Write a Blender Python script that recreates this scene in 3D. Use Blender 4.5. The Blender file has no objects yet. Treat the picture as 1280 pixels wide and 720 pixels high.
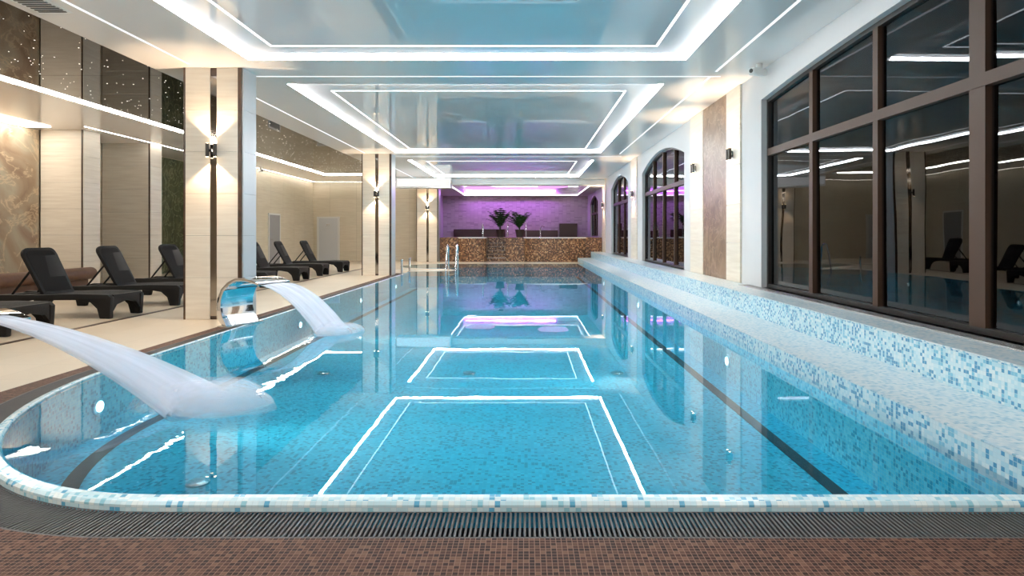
import bpy, bmesh, math, random
from mathutils import Vector, Matrix
from mathutils.geometry import tessellate_polygon

random.seed(7)
R = math.radians
S = bpy.context.scene
COL = S.collection

# ------------------------------------------------------------------ camera
cam_d = bpy.data.cameras.new('camera')
cam = bpy.data.objects.new('camera', cam_d)
COL.objects.link(cam)
cam.location = (0, 0, 1.2)
cam.rotation_euler = (R(90), 0, 0)
cam_d.sensor_width = 36
cam_d.lens = 780 / 1280 * 36
cam_d.shift_x = -17 / 1280
cam_d.shift_y = -67 / 1280
cam_d.clip_start = 0.05
cam_d.clip_end = 200
S.camera = cam

# ------------------------------------------------------------------ world: dusk outside the windows
w = bpy.data.worlds.new('dusk'); S.world = w
w.use_nodes = True
w.node_tree.nodes['Background'].inputs[0].default_value = (0.16, 0.26, 0.50, 1)
w.node_tree.nodes['Background'].inputs[1].default_value = 0.11

S.view_settings.view_transform = 'Standard'
S.view_settings.look = 'None'
S.view_settings.exposure = 0.20
S.view_settings.gamma = 1.0
S.view_settings.use_curve_mapping = False
try:
    S.cycles.caustics_reflective = False
    S.cycles.caustics_refractive = False
    S.cycles.use_denoising = True
    S.cycles.max_bounces = 10
    S.cycles.transparent_max_bounces = 64
    S.cycles.sample_clamp_indirect = 8
    S.cycles.blur_glossy = 0.5
except Exception:
    pass

LED = 62.0          # radiance of the ceiling light lines
SPOT = 60.0         # watts of one wall-light beam

POOLW = 680.0       # watts of one underwater lamp

# ------------------------------------------------------------------ node helpers
def new_mat(name):
    m = bpy.data.materials.new(name); m.use_nodes = True
    nt = m.node_tree; nt.nodes.clear()
    out = nt.nodes.new('ShaderNodeOutputMaterial')
    return m, nt, out

def N(nt, typ, **kw):
    n = nt.nodes.new(typ)
    for k, v in kw.items():
        setattr(n, k, v)
    return n

def math_n(nt, op, a, b=None):
    n = N(nt, 'ShaderNodeMath', operation=op)
    for i, v in enumerate((a, b)):
        if v is None: continue
        if isinstance(v, (int, float)): n.inputs[i].default_value = v
        else: nt.links.new(v, n.inputs[i])
    return n.outputs[0]

def vmath(nt, op, a, b=None):
    n = N(nt, 'ShaderNodeVectorMath', operation=op)
    for i, v in enumerate((a, b)):
        if v is None: continue
        if isinstance(v, tuple): n.inputs[i].default_value = v
        else: nt.links.new(v, n.inputs[i])
    return n.outputs[0]

def mixc(nt, fac, a, b):
    n = N(nt, 'ShaderNodeMix', data_type='RGBA')
    for i, v in ((0, fac), (6, a), (7, b)):
        if isinstance(v, (int, float)): n.inputs[i].default_value = v
        elif isinstance(v, tuple): n.inputs[i].default_value = (*v, 1)[:4]
        else: nt.links.new(v, n.inputs[i])
    return n.outputs[2]

def principled(nt, out, rough=0.5, metal=0.0, ior=1.5, color=None):
    p = N(nt, 'ShaderNodeBsdfPrincipled')
    p.inputs['Roughness'].default_value = rough
    p.inputs['Metallic'].default_value = metal
    p.inputs['IOR'].default_value = ior
    if color is not None:
        p.inputs['Base Color'].default_value = (*color, 1)
    nt.links.new(p.outputs[0], out.inputs[0])
    return p

def plain(name, col, rough=0.5, metal=0.0, ior=1.5, var=0.06, scale=6.0, bump=0.0):
    m, nt, out = new_mat(name)
    p = principled(nt, out, rough, metal, ior)
    g = N(nt, 'ShaderNodeTexCoord')
    no = N(nt, 'ShaderNodeTexNoise'); no.inputs['Scale'].default_value = scale
    no.inputs['Detail'].default_value = 4
    nt.links.new(g.outputs['Object'], no.inputs['Vector'])
    lo = tuple(max(0, c * (1 - var)) for c in col); hi = tuple(min(1, c * (1 + var)) for c in col)
    nt.links.new(mixc(nt, no.outputs[0], lo, hi), p.inputs['Base Color'])
    if bump:
        b = N(nt, 'ShaderNodeBump'); b.inputs['Strength'].default_value = bump; b.inputs['Distance'].default_value = 0.01
        nt.links.new(no.outputs[0], b.inputs['Height']); nt.links.new(b.outputs[0], p.inputs['Normal'])
    return m

def emit(name, col, strength):
    m, nt, out = new_mat(name)
    e = N(nt, 'ShaderNodeEmission')
    e.inputs[0].default_value = (*col, 1); e.inputs[1].default_value = strength
    nt.links.new(e.outputs[0], out.inputs[0])
    return m

def mosaic(name, pitch, stops, grout, gw=0.1, rough=0.25, clump=0.0, grain=None, ior=1.5, offset=(0.37, 0.41, 0.29)):
    """small square tiles in a world grid, one random colour per tile, recessed grout"""
    m, nt, out = new_mat(name)
    p = principled(nt, out, rough, 0, ior)
    geo = N(nt, 'ShaderNodeNewGeometry')
    if isinstance(pitch, (int, float)): pitch = (pitch,) * 3
    v = vmath(nt, 'MULTIPLY', geo.outputs['Position'], tuple(1 / q for q in pitch))
    v = vmath(nt, 'ADD', v, offset)
    cell = vmath(nt, 'FLOOR', v)
    fr = vmath(nt, 'FRACTION', v)
    wn = N(nt, 'ShaderNodeTexWhiteNoise', noise_dimensions='3D')
    nt.links.new(cell, wn.inputs['Vector'])
    val = wn.outputs['Value']
    if clump:
        no = N(nt, 'ShaderNodeTexNoise'); no.inputs['Scale'].default_value = 0.16; no.inputs['Detail'].default_value = 1
        nt.links.new(cell, no.inputs['Vector'])
        c = math_n(nt, 'MULTIPLY', math_n(nt, 'SUBTRACT', no.outputs[0], 0.5), clump)
        val = math_n(nt, 'ADD', val, c)
    ramp = N(nt, 'ShaderNodeValToRGB'); ramp.color_ramp.interpolation = 'CONSTANT'
    els = ramp.color_ramp.elements
    els[0].position = stops[0][0]; els[0].color = (*stops[0][1], 1)
    els[1].position = stops[1][0]; els[1].color = (*stops[1][1], 1)
    for pos, c in stops[2:]:
        e = els.new(pos); e.color = (*c, 1)
    nt.links.new(val, ramp.inputs[0])
    colr = ramp.outputs[0]
    if grain:
        colr = grain(nt, geo, colr)
    sf = N(nt, 'ShaderNodeSeparateXYZ'); nt.links.new(fr, sf.inputs[0])
    sn = N(nt, 'ShaderNodeSeparateXYZ'); nt.links.new(geo.outputs['True Normal'], sn.inputs[0])
    tot = None
    for i in range(3):
        d = math_n(nt, 'ABSOLUTE', math_n(nt, 'SUBTRACT', sf.outputs[i], 0.5))
        gwi = gw if isinstance(gw, (int, float)) else gw[i]
        e = math_n(nt, 'GREATER_THAN', d, 0.5 - gwi / 2)
        k = math_n(nt, 'LESS_THAN', math_n(nt, 'ABSOLUTE', sn.outputs[i]), 0.6)
        e = math_n(nt, 'MULTIPLY', e, k)
        tot = e if tot is None else math_n(nt, 'MAXIMUM', tot, e)
    nt.links.new(mixc(nt, tot, colr, grout), p.inputs['Base Color'])
    return m

def travertine(nt, geo, colr):
    no = N(nt, 'ShaderNodeTexNoise'); no.inputs['Scale'].default_value = 1.0; no.inputs['Detail'].default_value = 6
    mp = vmath(nt, 'MULTIPLY', geo.outputs['Position'], (1.6, 1.6, 22.0))
    nt.links.new(mp, no.inputs['Vector'])
    f = N(nt, 'ShaderNodeMapRange'); f.inputs[1].default_value = 0.3; f.inputs[2].default_value = 0.7
    f.inputs[3].default_value = 0.0; f.inputs[4].default_value = 0.25
    nt.links.new(no.outputs[0], f.inputs[0])
    return mixc(nt, f.outputs[0], colr, (0.42, 0.30, 0.19))

def floor_grain(nt, geo, colr):
    no = N(nt, 'ShaderNodeTexNoise'); no.inputs['Scale'].default_value = 1.5; no.inputs['Detail'].default_value = 6
    nt.links.new(geo.outputs['Position'], no.inputs['Vector'])
    return mixc(nt, math_n(nt, 'MULTIPLY', no.outputs[0], 0.3), colr, (0.45, 0.33, 0.22))

def stone(name, cols, scale, vein, rough=0.4):
    """veined natural stone"""
    m, nt, out = new_mat(name)
    p = principled(nt, out, rough)
    geo = N(nt, 'ShaderNodeNewGeometry')
    no = N(nt, 'ShaderNodeTexNoise'); no.inputs['Scale'].default_value = scale; no.inputs['Detail'].default_value = 8
    no.inputs['Distortion'].default_value = 0.8
    nt.links.new(geo.outputs['Position'], no.inputs['Vector'])
    rp = N(nt, 'ShaderNodeValToRGB'); els = rp.color_ramp.elements
    els[0].position = 0.3; els[0].color = (*cols[0], 1); els[1].position = 0.72; els[1].color = (*cols[-1], 1)
    for i, c in enumerate(cols[1:-1]):
        e = els.new(0.3 + 0.42 * (i + 1) / (len(cols) - 1)); e.color = (*c, 1)
    nt.links.new(no.outputs[0], rp.inputs[0])
    vn = N(nt, 'ShaderNodeTexNoise'); vn.inputs['Scale'].default_value = scale * 0.8; vn.inputs['Detail'].default_value = 5
    vn.inputs['Distortion'].default_value = 2.2; vn.inputs['Roughness'].default_value = 0.6
    nt.links.new(vmath(nt, 'ADD', geo.outputs['Position'], (7.3, 2.1, 4.4)), vn.inputs['Vector'])
    rid = math_n(nt, 'ABSOLUTE', math_n(nt, 'SUBTRACT', vn.outputs[0], 0.5))
    mr = N(nt, 'ShaderNodeMapRange'); mr.inputs[1].default_value = 0.0; mr.inputs[2].default_value = 0.035
    mr.inputs[3].default_value = 0.75; mr.inputs[4].default_value = 0.0
    nt.links.new(rid, mr.inputs[0])
    nt.links.new(mixc(nt, mr.outputs[0], rp.outputs[0], vein), p.inputs['Base Color'])
    b = N(nt, 'ShaderNodeBump'); b.inputs['Strength'].default_value = 0.4; b.inputs['Distance'].default_value = 0.02
    nt.links.new(no.outputs[0], b.inputs['Height']); nt.links.new(b.outputs[0], p.inputs['Normal'])
    return m

def water_mat():
    m, nt, out = new_mat('pool_water')
    geo = N(nt, 'ShaderNodeNewGeometry')
    no = N(nt, 'ShaderNodeTexNoise'); no.inputs['Scale'].default_value = 1.6; no.inputs['Detail'].default_value = 2
    nt.links.new(geo.outputs['Position'], no.inputs['Vector'])
    b = N(nt, 'ShaderNodeBump'); b.inputs['Strength'].default_value = 0.10; b.inputs['Distance'].default_value = 0.006
    # short choppy ripples around the places where the jets hit the water
    n2 = N(nt, 'ShaderNodeTexNoise'); n2.inputs['Scale'].default_value = 7.0; n2.inputs['Detail'].default_value = 2
    nt.links.new(geo.outputs['Position'], n2.inputs['Vector'])
    hsum = no.outputs[0]
    for (jx, jy, rad) in ((-2.2, 4.3, 1.6), (-2.4, 7.6, 1.5)):
        dn = N(nt, 'ShaderNodeVectorMath', operation='DISTANCE'); nt.links.new(geo.outputs['Position'], dn.inputs[0]); dn.inputs[1].default_value = (jx, jy, ZW)
        mk = N(nt, 'ShaderNodeMapRange'); mk.inputs[1].default_value = 0.2; mk.inputs[2].default_value = rad; mk.inputs[3].default_value = 1.6; mk.inputs[4].default_value = 0.0
        nt.links.new(dn.outputs['Value'], mk.inputs[0])
        hsum = math_n(nt, 'ADD', hsum, math_n(nt, 'MULTIPLY', n2.outputs[0], mk.outputs[0]))
    nt.links.new(hsum, b.inputs['Height'])
    tr = N(nt, 'ShaderNodeBsdfTransparent'); tr.inputs[0].default_value = (0.76, 0.96, 0.99, 1)
    gl = N(nt, 'ShaderNodeBsdfGlossy'); gl.inputs['Roughness'].default_value = 0.0
    gl.inputs[0].default_value = (0.95, 0.97, 1, 1)
    fr = N(nt, 'ShaderNodeFresnel'); fr.inputs[0].default_value = 1.33
    nt.links.new(b.outputs[0], gl.inputs['Normal']); nt.links.new(b.outputs[0], fr.inputs['Normal'])
    mx = N(nt, 'ShaderNodeMixShader')
    nt.links.new(fr.outputs[0], mx.inputs[0]); nt.links.new(tr.outputs[0], mx.inputs[1]); nt.links.new(gl.outputs[0], mx.inputs[2])
    nt.links.new(mx.outputs[0], out.inputs[0])
    return m

def pane_mat():
    m, nt, out = new_mat('window_glass')
    tr = N(nt, 'ShaderNodeBsdfTransparent'); tr.inputs[0].default_value = (0.72, 0.76, 0.80, 1)
    gl = N(nt, 'ShaderNodeBsdfGlossy'); gl.inputs['Roughness'].default_value = 0.0
    gl.inputs[0].default_value = (0.9, 0.92, 0.95, 1)
    fr = N(nt, 'ShaderNodeFresnel'); fr.inputs[0].default_value = 1.55
    geo = N(nt, 'ShaderNodeNewGeometry')
    no = N(nt, 'ShaderNodeTexNoise'); no.inputs['Scale'].default_value = 0.9; no.inputs['Detail'].default_value = 1
    nt.links.new(geo.outputs['Position'], no.inputs['Vector'])
    b = N(nt, 'ShaderNodeBump'); b.inputs['Strength'].default_value = 0.25; b.inputs['Distance'].default_value = 0.012
    nt.links.new(no.outputs[0], b.inputs['Height']); nt.links.new(b.outputs[0], gl.inputs['Normal'])
    mx = N(nt, 'ShaderNodeMixShader')
    nt.links.new(fr.outputs[0], mx.inputs[0]); nt.links.new(tr.outputs[0], mx.inputs[1]); nt.links.new(gl.outputs[0], mx.inputs[2])
    nt.links.new(mx.outputs[0], out.inputs[0])
    return m

def spray_mat(name, density, streak):
    """falling white water: streaks of dense and thin spray along the fall"""
    m, nt, out = new_mat(name)
    uv = N(nt, 'ShaderNodeUVMap')
    mp = vmath(nt, 'MULTIPLY', uv.outputs[0], streak)
    no = N(nt, 'ShaderNodeTexNoise'); no.inputs['Scale'].default_value = 1.0; no.inputs['Detail'].default_value = 4
    nt.links.new(mp, no.inputs['Vector'])
    mr = N(nt, 'ShaderNodeMapRange'); mr.inputs[1].default_value = 0.3; mr.inputs[2].default_value = 0.7
    mr.inputs[3].default_value = density[0]; mr.inputs[4].default_value = density[1]
    nt.links.new(no.outputs[0], mr.inputs[0])
    tr = N(nt, 'ShaderNodeBsdfTransparent')
    df = N(nt, 'ShaderNodeBsdfDiffuse'); df.inputs[0].default_value = (0.93, 0.94, 0.99, 1)
    tl = N(nt, 'ShaderNodeBsdfTranslucent'); tl.inputs[0].default_value = (0.93, 0.95, 1.0, 1)
    m2 = N(nt, 'ShaderNodeMixShader'); m2.inputs[0].default_value = 0.5
    nt.links.new(df.outputs[0], m2.inputs[1]); nt.links.new(tl.outputs[0], m2.inputs[2])
    mx = N(nt, 'ShaderNodeMixShader')
    nt.links.new(mr.outputs[0], mx.inputs[0]); nt.links.new(tr.outputs[0], mx.inputs[1]); nt.links.new(m2.outputs[0], mx.inputs[2])
    nt.links.new(mx.outputs[0], out.inputs[0])
    return m

# ------------------------------------------------------------------ dimensions
ZC = 3.55                    # soffit
ZP = 3.597                   # gloss panel inside the recesses
ZW = 0.045                   # water
ZB = -0.46                   # pool floor
XR = 2.277                   # lower ledge riser
YN = 2.70                    # outer face of the rim at the near end
YF = 24.6                    # far end of the pool
XWALL = 3.38                 # window wall
XGL = 3.50                   # glass plane
YB = 34.0                    # spa back wall

# ------------------------------------------------------------------ materials
W_WHITE = (0.86, 0.90, 0.90)
M = {}
M['pool_floor'] = mosaic('pool_floor_mosaic', 0.025, [(0.0, (0.010, 0.34, 0.56)), (0.20, (0.030, 0.56, 0.80)), (0.55, (0.04, 0.62, 0.86)), (0.85, (0.07, 0.69, 0.92))], (0.10, 0.60, 0.80), 0.10, 0.3, clump=0.5)
M['pool_wall'] = mosaic('pool_wall_mosaic', 0.025, [(0.0, (0.02, 0.38, 0.62)), (0.2, (0.05, 0.60, 0.84)), (0.55, (0.09, 0.68, 0.90)), (0.8, (0.14, 0.74, 0.93))], (0.25, 0.72, 0.80), 0.10, 0.3, clump=0.3)
M['rim'] = mosaic('rim_mosaic', 0.025, [(0.0, (0.14, 0.42, 0.60)), (0.06, (0.32, 0.62, 0.70)), (0.15, (0.58, 0.78, 0.82)), (0.5, (0.70, 0.84, 0.86)), (0.8, (0.78, 0.86, 0.84))], (0.62, 0.72, 0.74), 0.08, 0.25, clump=0.4)
M['ledge'] = mosaic('ledge_mosaic', 0.025, [(0.0, (0.08, 0.30, 0.50)), (0.20, (0.20, 0.50, 0.64)), (0.34, (0.44, 0.66, 0.73)), (0.6, (0.56, 0.72, 0.76)), (0.85, (0.65, 0.75, 0.77))], (0.54, 0.66, 0.69), 0.09, 0.28, clump=0.5)
M['ledge_top'] = mosaic('ledge_top_mosaic', 0.025, [(0.0, (0.26, 0.46, 0.56)), (0.14, (0.45, 0.58, 0.63)), (0.4, (0.57, 0.64, 0.66)), (0.7, (0.65, 0.69, 0.69))], (0.60, 0.66, 0.68), 0.09, 0.28, clump=0.3)
M['brown'] = mosaic('brown_deck_mosaic', 0.021, [(0.0, (0.030, 0.013, 0.009)), (0.35, (0.060, 0.024, 0.015)), (0.7, (0.095, 0.042, 0.026)), (0.92, (0.15, 0.075, 0.045))], (0.24, 0.13, 0.09), 0.13, 0.6, clump=0.4, ior=1.22)
M['spa_mosaic'] = mosaic('spa_brown_mosaic', 0.05, [(0.0, (0.05, 0.020, 0.010)), (0.35, (0.17, 0.072, 0.034)), (0.65, (0.31, 0.16, 0.07)), (0.88, (0.52, 0.32, 0.17))], (0.16, 0.09, 0.05), 0.10, 0.35, clump=0.4)
M['tile_floor'] = mosaic('beige_floor_tile', (0.60, 0.60, 0.6), [(0.0, (0.70, 0.59, 0.45)), (0.5, (0.73, 0.62, 0.48))], (0.52, 0.43, 0.33), 0.008, 0.28, grain=floor_grain)
M['clad'] = mosaic('beige_cladding', (9, 9, 9), [(0.0, (0.80, 0.73, 0.62)), (0.5, (0.83, 0.76, 0.65))], (0.5, 0.4, 0.3), 0.0, 0.35, grain=travertine)
M['wall_tile'] = mosaic('beige_wall_tile', (1.2, 1.2, 0.6), [(0.0, (0.70, 0.63, 0.49)), (0.5, (0.73, 0.65, 0.51))], (0.42, 0.34, 0.25), 0.006, 0.4, grain=travertine)
M['spa_wall'] = mosaic('pale_split_stone', (0.21, 0.21, 0.07), [(0.0, (0.50, 0.46, 0.45)), (0.15, (0.62, 0.58, 0.56)), (0.8, (0.68, 0.64, 0.62))], (0.50, 0.46, 0.45), 0.05, 0.7)
M['stripe'] = mosaic('dark_stripe_mosaic', 0.025, [(0.0, (0.010, 0.010, 0.016)), (0.6, (0.018, 0.018, 0.026))], (0.03, 0.03, 0.04), 0.08, 0.4)
M['white_wall'] = plain('white_plaster', (0.60, 0.60, 0.60), 0.55, var=0.02)
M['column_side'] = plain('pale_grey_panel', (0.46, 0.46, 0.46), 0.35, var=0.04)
M['soffit'] = plain('white_satin_ceiling', (0.94, 0.90, 0.87), 0.14, ior=1.5, var=0.01)
M['gloss'] = plain('gloss_stretch_ceiling', (0.88, 0.84, 0.83), 0.015, ior=1.5, var=0.01)
M['matte_white'] = plain('matte_white', (0.80, 0.80, 0.78), 0.6, var=0.02)
M['star'] = plain('black_gloss_ceiling', (0.012, 0.010, 0.009), 0.02, ior=1.5, var=0.2)
M['dark_frame'] = plain('dark_window_frame', (0.022, 0.018, 0.016), 0.35, 0.1)
M['bronze'] = plain('bronze_frame', (0.058, 0.030, 0.017), 0.5, 0.0, ior=1.35)
M['dark_trim'] = stone('dark_brown_trim', [(0.03, 0.016, 0.010), (0.06, 0.03, 0.018), (0.10, 0.055, 0.03)], 6.0, (0.05, 0.03, 0.02), 0.3)
M['mirror'] = plain('bronze_mirror', (0.46, 0.42, 0.38), 0.06, 1.0, var=0.02)
M['chrome'] = plain('polished_steel', (0.78, 0.78, 0.80), 0.07, 1.0, var=0.02)
M['steel'] = plain('brushed_steel', (0.60, 0.60, 0.60), 0.25, 1.0, var=0.05)
M['black_metal'] = plain('dark_lamp_metal', (0.045, 0.04, 0.036), 0.3, 0.6)
M['resin'] = plain('charcoal_resin', (0.0075, 0.0068, 0.0068), 0.6, ior=1.35, var=0.15, scale=60, bump=0.3)
M['resin_weave'] = plain('charcoal_weave', (0.008, 0.007, 0.007), 0.75, ior=1.3, var=0.35, scale=120, bump=0.6)
M['grate'] = plain('grate_plastic', (0.085, 0.08, 0.078), 0.55, var=0.15)
M['channel'] = plain('gutter_black', (0.010, 0.010, 0.012), 0.7)
M['tree_stone'] = stone('rainforest_stone', [(0.22, 0.13, 0.08), (0.36, 0.26, 0.17), (0.42, 0.36, 0.26), (0.30, 0.20, 0.14)], 1.1, (0.66, 0.50, 0.32))
M['brown_stone'] = stone('brown_stone', [(0.13, 0.075, 0.042), (0.21, 0.13, 0.078), (0.29, 0.19, 0.115)], 2.2, (0.36, 0.25, 0.16))
M['green_stone'] = stone('green_stone', [(0.03, 0.04, 0.015), (0.07, 0.08, 0.03), (0.11, 0.11, 0.05)], 2.0, (0.30, 0.30, 0.18))
M['bench'] = plain('brown_leather', (0.10, 0.042, 0.020), 0.45, var=0.35, scale=8, bump=0.3)
M['door'] = plain('white_door', (0.62, 0.64, 0.66), 0.4, var=0.02)
M['door_dark'] = plain('grey_door', (0.30, 0.30, 0.31), 0.4, var=0.04)
M['frame_white'] = plain('door_frame_white', (0.74, 0.74, 0.72), 0.4, var=0.02)
M['plum'] = plain('dark_plum_panel', (0.060, 0.018, 0.016), 0.35, var=0.2)
M['leaf'] = plain('palm_leaf', (0.020, 0.060, 0.014), 0.45, var=0.5, scale=20)
M['pot'] = plain('dark_pot', (0.05, 0.03, 0.022), 0.5)
M['soil'] = plain('soil', (0.03, 0.02, 0.012), 0.9)
M['ground'] = plain('night_ground', (0.02, 0.024, 0.03), 0.8)
M['water'] = water_mat()
M['pane'] = pane_mat()
M['fall'] = spray_mat('water_sheet', (0.28, 0.62), (9, 0.5, 1))
M['jet'] = spray_mat('water_spray', (0.26, 0.58), (7, 0.4, 1))
M['foam'] = spray_mat('water_foam', (0.06, 0.26), (5, 5, 1))
M['led'] = emit('led_white', (0.93, 0.97, 1.0), LED)
M['led_soft'] = emit('led_soft', (0.95, 0.97, 1.0), 1.1)
M['led_thin'] = emit('led_thin', (0.95, 0.97, 1.0), 3.5)
M['led_border'] = emit('led_border', (1.0, 0.94, 0.84), 14.0)
M['led_warm'] = emit('led_warm', (1.0, 0.93, 0.82), 10.0)
M['led_lounge'] = emit('led_lounge', (1.0, 0.95, 0.86), 150.0)
M['led_spa'] = emit('led_spa', (1.0, 0.93, 1.0), 4.0)
M['box_glow'] = emit('box_glow', (1.0, 0.98, 0.95), 0.9)
M['led_purple'] = emit('led_purple', (0.56, 0.14, 1.0), 30.0)
M['led_pink'] = emit('led_pink', (0.95, 0.50, 1.0), 0.9)
M['lamp_lens'] = emit('lamp_lens', (1.0, 0.72, 0.42), 20.0)
M['pool_lamp'] = emit('pool_lamp', (0.75, 0.95, 1.0), 5.0)
M['star_dot'] = emit('star_dot', (1.0, 0.95, 0.85), 3.0)

# ------------------------------------------------------------------ mesh helpers
def wloc(o):
    v = Vector((0, 0, 0))
    while o is not None:
        v += o.location; o = o.parent
    return v

class MB:
    def __init__(s): s.v = []; s.f = []; s.uv = []
    def add(s, vs, fs):
        b = len(s.v); s.v += [tuple(p) for p in vs]; s.f += [tuple(b + i for i in f) for f in fs]; return s
    def box(s, x0, x1, y0, y1, z0, z1):
        return s.add([(x0, y0, z0), (x1, y0, z0), (x1, y1, z0), (x0, y1, z0), (x0, y0, z1), (x1, y0, z1), (x1, y1, z1), (x0, y1, z1)],
                     [(0, 3, 2, 1), (4, 5, 6, 7), (0, 1, 5, 4), (1, 2, 6, 5), (2, 3, 7, 6), (3, 0, 4, 7)])
    def prism(s, poly, axis, a, b):
        """poly: 2-D points; axis 'x' -> (y,z), 'y' -> (x,z), 'z' -> (x,y)"""
        def p3(p, t):
            return {'x': (t, p[0], p[1]), 'y': (p[0], t, p[1]), 'z': (p[0], p[1], t)}[axis]
        n = len(poly)
        vs = [p3(p, a) for p in poly] + [p3(p, b) for p in poly]
        fs = [tuple(range(n - 1, -1, -1)), tuple(range(n, 2 * n))] + [(i, (i + 1) % n, n + (i + 1) % n, n + i) for i in range(n)]
        return s.add(vs, fs)
    def flat(s, outer, z, holes=()):
        loops = [[Vector((p[0], p[1], 0)) for p in outer]] + [[Vector((p[0], p[1], 0)) for p in h] for h in holes]
        allp = [p for l in loops for p in l]
        tris = tessellate_polygon(loops)
        fs = []
        for t in tris:
            a, b, c = (allp[i] for i in t)
            fs.append(t if (b - a).cross(c - a).z > 0 else (t[0], t[2], t[1]))
        return s.add([(p.x, p.y, z) for p in allp], fs)
    def tube(s, pts, r, n=10, cap=True):
        pts = [Vector(p) for p in pts]
        rr = r if isinstance(r, (list, tuple)) else [r] * len(pts)
        up = None; rings = []
        for i, p in enumerate(pts):
            t = (pts[min(i + 1, len(pts) - 1)] - pts[max(i - 1, 0)]).normalized()
            if up is None:
                up = Vector((0, 0, 1)) if abs(t.z) < 0.9 else Vector((1, 0, 0))
            a = t.cross(up).normalized(); b = a.cross(t).normalized(); up = b
            rings.append([p + (a * math.cos(2 * math.pi * k / n) + b * math.sin(2 * math.pi * k / n)) * rr[i] for k in range(n)])
        vs = [q for g in rings for q in g]; fs = []
        for i in range(len(pts) - 1):
            for k in range(n):
                fs.append((i * n + k, i * n + (k + 1) % n, (i + 1) * n + (k + 1) % n, (i + 1) * n + k))
        if cap:
            fs.append(tuple(range(n - 1, -1, -1))); fs.append(tuple(len(vs) - n + k for k in range(n)))
        return s.add(vs, fs)
    def lathe(s, prof, n=20, c=(0, 0, 0)):
        vs = []; fs = []
        for (r, z) in prof:
            for k in range(n):
                a = 2 * math.pi * k / n
                vs.append((c[0] + r * math.cos(a), c[1] + r * math.sin(a), c[2] + z))
        for i in range(len(prof) - 1):
            for k in range(n):
                fs.append((i * n + k, i * n + (k + 1) % n, (i + 1) * n + (k + 1) % n, (i + 1) * n + k))
        fs.append(tuple(range(n - 1, -1, -1))); fs.append(tuple((len(prof) - 1) * n + k for k in range(n)))
        return s.add(vs, fs)
    def band(s, path_a, path_b, za, zb):
        """strip between two matching paths (2-D points) at heights za, zb"""
        n = len(path_a)
        vs = [(p[0], p[1], za) for p in path_a] + [(p[0], p[1], zb) for p in path_b]
        return s.add(vs, [(i, i + 1, n + i + 1, n + i) for i in range(n - 1)])
    def build(s, name, mat, parent=None, local=False, smooth=False, bevel=0.0, uv=None, angle=40):
        me = bpy.data.meshes.new(name)
        off = Vector((0, 0, 0)) if (parent is None or local) else wloc(parent)
        me.from_pydata([(p[0] - off.x, p[1] - off.y, p[2] - off.z) for p in s.v], [], s.f)
        if mat is not None: me.materials.append(M[mat])
        if uv:
            lay = me.uv_layers.new(name='UVMap')
            for lp in me.loops: lay.data[lp.index].uv = uv[lp.vertex_index]
        bm = bmesh.new(); bm.from_mesh(me)
        if not s.__dict__.get('keep'):
            bmesh.ops.recalc_face_normals(bm, faces=bm.faces)
        if bevel:
            bmesh.ops.bevel(bm, geom=[e for e in bm.edges if len(e.link_faces) == 2 and e.calc_face_angle(0) > 0.6], offset=bevel, segments=2, affect='EDGES', profile=0.6)
        bm.to_mesh(me); bm.free()
        if smooth:
            for p in me.polygons: p.use_smooth = True
            try: me.set_sharp_from_angle(angle=R(angle))
            except Exception: pass
        o = bpy.data.objects.new(name, me); COL.objects.link(o)
        if parent is not None: o.parent = parent
        return o

def tag(o, label=None, cat=None, group=None, kind=None):
    if label: o['label'] = label
    if cat: o['category'] = cat
    if group: o['group'] = group
    if kind: o['kind'] = kind
    return o

def empty(name, loc=(0, 0, 0), rz=0.0):
    o = bpy.data.objects.new(name, None); COL.objects.link(o)
    o.location = loc; o.rotation_euler = (0, 0, rz); o.empty_display_size = 0.1
    return o

def link_mesh(name, me, parent, loc=(0, 0, 0), rz=0.0):
    o = bpy.data.objects.new(name, me); COL.objects.link(o); o.parent = parent
    o.location = loc; o.rotation_euler = (0, 0, rz)
    return o

def copy_tree(o, parent=None):
    c = o.copy(); COL.objects.link(c); c.parent = parent
    for ch in list(o.children): copy_tree(ch, c)
    return c

def offset(path, d):
    """shift an open 2-D path to its left-hand side by d"""
    out = []
    for i, p in enumerate(path):
        a = path[max(i - 1, 0)]; b = path[min(i + 1, len(path) - 1)]
        tx, ty = b[0] - a[0], b[1] - a[1]; l = math.hypot(tx, ty)
        out.append((p[0] - ty / l * d, p[1] + tx / l * d))
    return out

# near + side edge of the pool, outer face of the mosaic rim, walked with the pool on the right-hand side
pathA = [(XR - 0.25 * i, YN) for i in range(16)]
pathA = [p for p in pathA if p[0] > -1.60]
for i in range(0, 31):
    a = R(270 - 3 * i)
    pathA.append((-1.63 + 2.0 * math.cos(a), 5.5 + 2.8 * math.sin(a)))
pathA += [(-3.63, 5.5 + 0.5 * i) for i in range(1, 28)]
pathA.append((-3.63, 19.3))
# far side: rounded tongue of deck, round plunge bay, far edge
pathB = [(-3.63, 19.3), (-3.45, 19.5), (-3.0, 19.55), (-2.62, 19.62), (-2.40, 19.85), (-2.36, 20.15), (-2.46, 20.45), (-2.75, 20.75)]
cx, cy, cr = -2.75, 22.65, 1.9
for i in range(1, 13):
    a = R(270 - 15 * i)
    pathB.append((cx + cr * math.cos(a), cy + cr * math.sin(a)))
pathB += [(-2.0 + 0.5 * i, YF) for i in range(0, 9)] + [(XR, YF)]

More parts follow.
